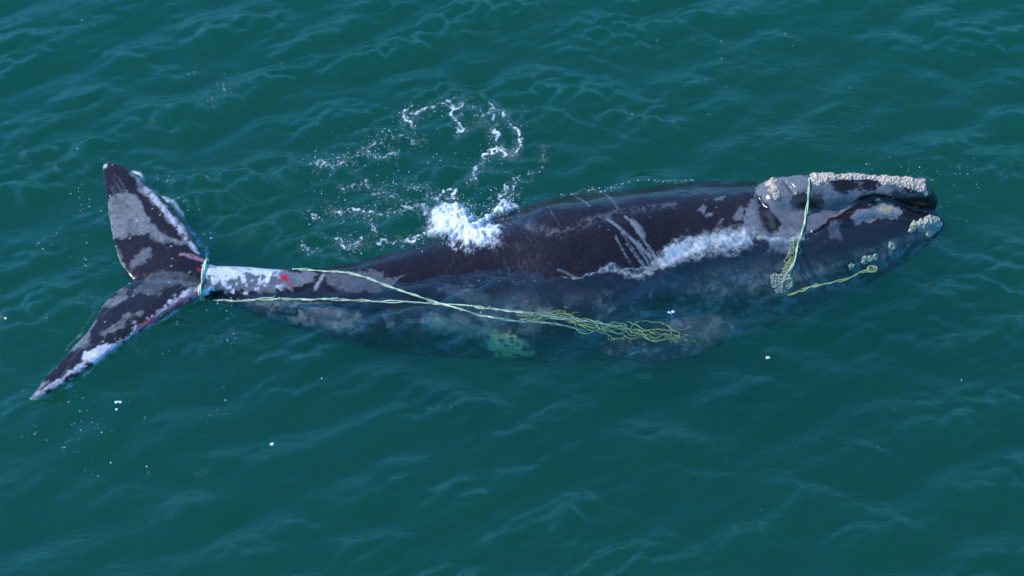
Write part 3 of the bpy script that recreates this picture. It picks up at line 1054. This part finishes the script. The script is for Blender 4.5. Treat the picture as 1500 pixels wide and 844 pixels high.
# ------------------------------------------------------------------ foam, splash and spray
def foam_material(name, base=(0.82, 0.85, 0.87), fine=38.0, contrast=0.16):
    m, N, L = material(name)
    out = node(N, "ShaderNodeOutputMaterial")
    a = node(N, "ShaderNodeAttribute", attribute_name="froth")
    tc = node(N, "ShaderNodeTexCoord")
    nz = node(N, "ShaderNodeTexNoise", Scale=fine, Detail=4.0, Roughness=0.65, Distortion=0.6)
    L.new(tc.outputs["Object"], nz.inputs["Vector"])
    ad = node(N, "ShaderNodeMath", operation='ADD')
    L.new(a.outputs["Fac"], ad.inputs[0]); L.new(nz.outputs[0], ad.inputs[1])
    mr = node(N, "ShaderNodeMapRange", interpolation_type='SMOOTHSTEP')
    mr.inputs[1].default_value = 1.0 - contrast; mr.inputs[2].default_value = 1.0 + contrast * 1.6
    L.new(ad.outputs[0], mr.inputs[0])
    df = node(N, "ShaderNodeBsdfDiffuse"); df.inputs["Color"].default_value = (*base, 1)
    tl = node(N, "ShaderNodeBsdfTranslucent"); tl.inputs["Color"].default_value = (*base, 1)
    bp = node(N, "ShaderNodeBump", Distance=0.015, Strength=0.5)
    L.new(nz.outputs[0], bp.inputs["Height"])
    L.new(bp.outputs[0], df.inputs["Normal"])
    m1 = node(N, "ShaderNodeMixShader"); m1.inputs[0].default_value = 0.12
    L.new(df.outputs[0], m1.inputs[1]); L.new(tl.outputs[0], m1.inputs[2])
    tr = node(N, "ShaderNodeBsdfTransparent")
    mx = node(N, "ShaderNodeMixShader")
    L.new(mr.outputs[0], mx.inputs[0]); L.new(tr.outputs[0], mx.inputs[1]); L.new(m1.outputs[0], mx.inputs[2])
    L.new(mx.outputs[0], out.inputs["Surface"])
    return m
FOAM_SOFT = foam_material("foam_film", (0.58, 0.62, 0.61), 15.0, 0.34)
FOAM = foam_material("foam", (0.92, 0.93, 0.94), 55.0, 0.22)
m, N, L = material("droplet_white")
o_ = node(N, "ShaderNodeOutputMaterial"); b_ = node(N, "ShaderNodeBsdfPrincipled", Roughness=0.35)
b_.inputs["Base Color"].default_value = (0.78, 0.82, 0.84, 1)
L.new(b_.outputs[0], o_.inputs["Surface"])
DROP = m

def whale_top(x, y):
    """height of the skin over plan points, -9 where there is none"""
    out = np.full(len(x), -9.0)
    for i in range(len(x)):
        loc, n, k, d = BVH.ray_cast(Vector((x[i], y[i], 3.0)), Vector((0, 0, -1)))
        if loc is not None:
            out[i] = loc[2]
    return out

def foam_sheet(name, lab, box, density, height, step=0.02, lift=0.006, drape=False, mat=None):
    """a patch of froth as a relief that rides on the sea; box in photo pixels, density(px, py, P)"""
    c = [at(box[0], box[1]), at(box[2], box[1]), at(box[0], box[3]), at(box[2], box[3])]
    x0, x1 = min(p[0] for p in c), max(p[0] for p in c)
    y0, y1 = min(p[1] for p in c), max(p[1] for p in c)
    xs, ys = np.arange(x0, x1, step), np.arange(y0, y1, step)
    X, Y = np.meshgrid(xs, ys, indexing='ij')
    x, y = X.ravel(), Y.ravel()
    P = np.stack([x, y, np.zeros_like(x)], 1)
    D = np.clip(density(x, y, P), 0, 1.2)
    z = sea(x, y)
    if drape:
        k = D > 0.01
        wt_ = np.full(len(x), -9.0); wt_[k] = whale_top(x[k], y[k])
        z = np.maximum(z, wt_)
    z = z + lift + height(D, P)
    idx = np.arange(len(x)).reshape(len(xs), len(ys))
    Q = np.stack([idx[:-1, :-1], idx[1:, :-1], idx[1:, 1:], idx[:-1, 1:]], -1).reshape(-1, 4)
    Q = Q[D[Q].max(1) > 0.02]
    used, inv = np.unique(Q, return_inverse=True)
    me = new_mesh(name, np.stack([x, y, z], 1)[used], inv.reshape(-1, 4))
    set_float(me, "froth", D[used])
    return link(name, me, mat or FOAM, kind='stuff', label=lab)

def wp(pts):
    return np.array([at(px, py)[:2] for px, py in pts])
def warp2(x, y, P, amp, sc, seed):
    return x + amp * (fbm(P, sc, 3, seed) - 0.5) * 2, y + amp * (fbm(P, sc, 3, seed + 9) - 0.5) * 2

# lacy ring of froth beyond the splash
LACE = [  # points, half width (m), strength
    ([(598, 158), (590, 166), (594, 176), (606, 188)], 0.05, 0.80),
    ([(594, 170), (618, 162), (645, 160), (660, 156), (680, 160), (700, 168), (716, 176)], 0.11, 0.62),
    ([(655, 150), (664, 162), (668, 180), (680, 190), (672, 192)], 0.06, 0.75),
    ([(718, 160), (732, 166), (738, 178), (756, 190), (760, 204), (756, 218), (744, 230), (734, 220), (728, 208)], 0.055, 0.85),
    ([(722, 184), (724, 200), (730, 212), (742, 226)], 0.05, 0.85),
    ([(730, 210), (714, 222), (704, 236), (698, 250), (690, 264), (696, 272)], 0.045, 0.85),
    ([(796, 222), (790, 246), (776, 256), (754, 268), (744, 286)], 0.04, 0.62),
    ([(740, 276), (734, 296), (744, 292), (756, 270)], 0.03, 0.75),
    ([(530, 218), (556, 208), (580, 200), (612, 208)], 0.10, 0.5),
    ([(470, 250), (500, 236), (540, 222), (545, 230), (580, 226)], 0.09, 0.55),
    ([(456, 250), (478, 244), (520, 246)], 0.08, 0.50),
    ([(500, 276), (530, 270), (560, 284), (590, 300), (640, 318)], 0.07, 0.55),
    ([(490, 306), (520, 308), (560, 312), (600, 316), (640, 316)], 0.07, 0.66),
    ([(596, 278), (620, 280), (650, 296), (680, 292)], 0.07, 0.55),
    ([(640, 296), (650, 284), (664, 284), (674, 300), (690, 300)], 0.05, 0.80),
    ([(490, 352), (512, 360), (530, 354)], 0.09, 0.74),
    ([(555, 358), (575, 352), (600, 356), (612, 346), (640, 342)], 0.07, 0.72),
    ([(534, 316), (545, 334), (550, 346)], 0.04, 0.6),
    ([(584, 316), (588, 308), (600, 304)], 0.03, 0.7),
    ([(452, 310), (470, 318)], 0.05, 0.6), ([(440, 362), (462, 372)], 0.05, 0.6)]
LACE = [(smooth_path(wp(p), 26), w, s) for p, w, s in LACE]
def lace_density(x, y, P):
    xx, yy = warp2(x, y, P, 0.13, 5.0, 3)
    xx, yy = warp2(xx, yy, P, 0.05, 18.0, 30)
    D = np.zeros(len(x))
    for q, w, s in LACE:
        d, u = line_d(xx, yy, q)
        D = np.maximum(D, s * np.exp(-(d / (0.8 * w)) ** 2))
    cell = 1 - np.abs(2 * fbm(P, 11, 3, 77) - 1) * 3.0          # ridged: froth gathers in filaments
    return D * (0.42 + 0.78 * np.clip(cell, 0, 1)) - 0.03
foam_sheet("sea_foam", "lacy ring of white froth on the water beyond the splash", (430, 140, 810, 385), lace_density, lambda D, P: 0.02 * D)

def film_density(x, y, P):
    xx, yy = warp2(x, y, P, 0.16, 3.5, 63)
    D = np.zeros(len(x))
    for q, w, s in LACE:
        d, u = line_d(xx, yy, q)
        D = np.maximum(D, (0.13 + 0.24 * s) * np.exp(-(d / (2.2 * w + 0.06)) ** 2))
    return D * (0.5 + 0.9 * fbm(P, 6, 4, 71)) - 0.03
foam_sheet("foam_film", "faint pale film of bubbles on the water round the froth", (430, 135, 815, 390), film_density, lambda D, P: 0 * D, 0.03, 0.004, False, FOAM_SOFT)

# the splash
CORE = smooth_path(wp([(652, 328), (664, 326), (676, 336), (690, 345), (702, 352)]), 30)
ARM = smooth_path(wp([(700, 336), (716, 322), (732, 312), (744, 302)]), 30)
ARM2 = smooth_path(wp([(668, 318), (676, 310), (684, 322), (690, 334)]), 30)
TONG = [smooth_path(wp(p), 12) for p in ([(662, 344), (667, 358), (669, 372)], [(676, 344), (679, 358), (677, 368)], [(650, 342), (646, 352)], [(690, 348), (700, 356), (716, 348)], [(640, 325), (634, 336), (644, 344)], [(648, 318), (634, 322)])]
def splash_density(x, y, P):
    c0 = at(684, 338)
    a = np.arctan2((y - c0[1]) * 0.9, x - c0[0]); r = np.hypot(x - c0[0], (y - c0[1]) * 0.9)
    fan = vnoise(np.stack([np.cos(a) * 3.2, np.sin(a) * 3.2, r * 1.6], 1), 1.0, 15) * 0.6 + vnoise(np.stack([np.cos(a) * 8, np.sin(a) * 8, r * 4.0], 1), 1.0, 16) * 0.4
    xx, yy = warp2(x, y, P, 0.10, 4.5, 13)
    xx, yy = warp2(xx, yy, P, 0.06, 15, 19)
    d, u = line_d(xx, yy, CORE); core = 1.25 * np.exp(-(d / 0.15) ** 2)
    D = 1.25 * np.exp(-(d / 0.36) ** 2) * (0.12 + 1.15 * fan)
    d, u = line_d(xx, yy, ARM); D = np.maximum(D, 0.95 * np.exp(-(d / 0.17) ** 2) * (0.35 + 0.9 * fbm(P, 13, 3, 98)))
    d, u = line_d(xx, yy, ARM2); D = np.maximum(D, 0.85 * np.exp(-(d / 0.15) ** 2) * (0.3 + 1.0 * fan))
    for q in TONG:
        d, u = line_d(xx, yy, q); D = np.maximum(D, 0.72 * np.exp(-(d / 0.045) ** 2))
    return np.maximum(D * (0.62 + 0.6 * fbm(P, 12, 3, 99)), core) - 0.05
foam_sheet("splash", "bright white splash breaking over the back of the whale", (618, 285, 765, 385), splash_density,
           lambda D, P: 0.16 * np.clip(D - 0.3, 0, 1) + 0.02 * (fbm(P, 14, 2, 8) - 0.4) * D, 0.014, 0.008, True)
rg = np.random.default_rng(31)
cs = []
for i in range(420):
    t = rg.random()
    q = CORE[int(t * 29)] if rg.random() < 0.6 else ARM[int(t * 29)]
    o = rg.normal(size=2) * 0.2
    cs.append((q[0] + o[0], q[1] + o[1], 0.05 + abs(rg.normal()) * 0.16 * math.exp(-np.hypot(*o) ** 2 / 0.1)))
cs = np.array(cs)
v, f = blobs(cs, rg.uniform(0.002, 0.008, len(cs)), 1, 1.0, 0.3, 4)
link("spray", new_mesh("spray", v, f), DROP, kind='stuff', label='white droplets flying above the splash on the back')

# white wash where the sea runs up the near flank
WASH = smooth_path(wp([(958, 390), (975, 382), (1000, 371), (1030, 363), (1060, 357), (1085, 351), (1104, 344)]), 60)
WASH2 = smooth_path(wp([(880, 402), (900, 397), (918, 404), (940, 402), (958, 392)]), 40)
WASH3 = smooth_path(wp([(1104, 346), (1122, 352), (1150, 358), (1172, 352)]), 30)
LINE1 = smooth_path(wp([(826, 411), (846, 412), (880, 404), (910, 402), (958, 390)]), 30)
def wash_density(x, y, P):
    xx, yy = warp2(x, y, P, 0.07, 6, 23)
    d, u = line_d(xx, yy, WASH)
    w = np.interp(u, [0, 0.3, 0.75, 1], [0.09, 0.20, 0.26, 0.12])
    D = 0.95 * np.exp(-(d / w) ** 2) * np.interp(u, [0, .1, .9, 1], [0.85, 1, 1, .8])
    d, u = line_d(xx, yy, WASH2); D = np.maximum(D, 0.66 * np.exp(-(d / 0.08) ** 2))
    d, u = line_d(xx, yy, WASH3); D = np.maximum(D, 0.64 * np.exp(-(d / 0.06) ** 2))
    d, u = line_d(xx, yy, LINE1); D = np.maximum(D, 0.68 * np.exp(-(d / 0.03) ** 2))
    ang = R(35); q = np.stack([(P[:, 0] * math.cos(ang) + P[:, 1] * math.sin(ang)) * 2.2, (-P[:, 0] * math.sin(ang) + P[:, 1] * math.cos(ang)) * 0.7, P[:, 2]], 1)
    return D * (0.46 + 0.42 * fbm(P, 9, 3, 55) + 0.34 * fbm(q, 11, 3, 56)) - 0.05
foam_sheet("wash", "white wash breaking along the near flank ahead of the scars", (815, 325, 1190, 425), wash_density,
           lambda D, P: 0.09 * np.clip(D - 0.2, 0, 1) + 0.10 * (fbm(P, 7, 3, 6) - 0.45) * D, 0.016, 0.008, True, FOAM_SOFT)

# froth round the edge of the flukes
EDGE = [(smooth_path(wp(p), 40), w, s) for p, w, s in (
    ([(196, 252), (212, 268), (240, 294), (266, 320), (290, 352), (304, 378)], 0.06, 0.68),
    ([(296, 440), (262, 456), (214, 488), (172, 514), (132, 544), (96, 570)], 0.045, 0.60),
    ([(44, 590), (80, 578), (120, 552)], 0.05, 0.5),
    ([(136, 462), (118, 488), (92, 515)], 0.04, 0.45))]
def edge_density(x, y, P):
    xx, yy = warp2(x, y, P, 0.06, 7, 43)
    D = np.zeros(len(x))
    for q, w, s in EDGE:
        d, u = line_d(xx, yy, q)
        D = np.maximum(D, s * np.exp(-(d / w) ** 2))
    return D * (0.45 + 0.8 * fbm(P, 10, 3, 57)) - 0.03
foam_sheet("fluke_froth", "thin froth curling round the edges of the tail flukes", (30, 235, 320, 600), edge_density, lambda D, P: 0.015 * D, 0.018)

# beads of foam: bubbles on the water
def scatter(name, lab, groups, seed, smin=0.003, smax=0.010, lines=()):
    rg = np.random.default_rng(seed)
    C, Z = [], []
    for px0, py0, px1, py1, n, k in groups:
        cl = rg.uniform(size=(max(1, n // k), 2))
        for i in range(n):
            c = cl[rg.integers(len(cl))] + rg.normal(size=2) * 0.06
            p = at(px0 + (px1 - px0) * c[0], py0 + (py1 - py0) * c[1])
            C.append((p[0], p[1])); Z.append(smin + (smax - smin) * rg.random() ** 2.5)
    for q, w, n in lines:
        for i in range(n):
            p = q[rg.integers(len(q))] + rg.normal(size=2) * w
            C.append((p[0], p[1])); Z.append(smin + (smax - smin) * rg.random() ** 3)
    C = np.array(C)
    z = sea(C[:, 0], C[:, 1]) + 0.006
    v, f = blobs(np.column_stack([C, z]), np.array(Z), 1, 0.5, 0.3, seed)
    return link(name, new_mesh(name, v, f), DROP, kind='stuff', label=lab)
scatter("foam_beads", "scattered white foam beads floating on the sea", [
    (440, 160, 790, 370, 160, 4), (440, 220, 640, 370, 160, 5),
    (60, 260, 160, 400, 50, 4), (200, 260, 330, 380, 80, 4), (220, 450, 340, 620, 50, 4), (0, 560, 220, 700, 70, 4),
    (1230, 235, 1420, 320, 110, 4), (1010, 40, 1200, 200, 20, 3), (0, 0, 1500, 230, 24, 1), (0, 500, 1500, 844, 12, 1), (280, 90, 340, 180, 30, 4)], 3, lines=[(q, 0.9 * w + 0.02, int(36 * len(q) * w * st)) for q, w, st in LACE] + [(smooth_path(wp([(822, 286), (860, 277), (900, 272), (950, 269), (1012, 264)]), 60), 0.035, 170)])
# few larger flecks, mostly sun glints modelled as white beads
scatter("glint_flecks", "few larger white flecks on open water, most standing in for sun glints", [
    (1120, 523, 1134, 527, 7, 4), (394, 649, 408, 656, 7, 4), (972, 452, 990, 466, 10, 4), (160, 590, 190, 602, 12, 4)], 8, 0.012, 0.028)
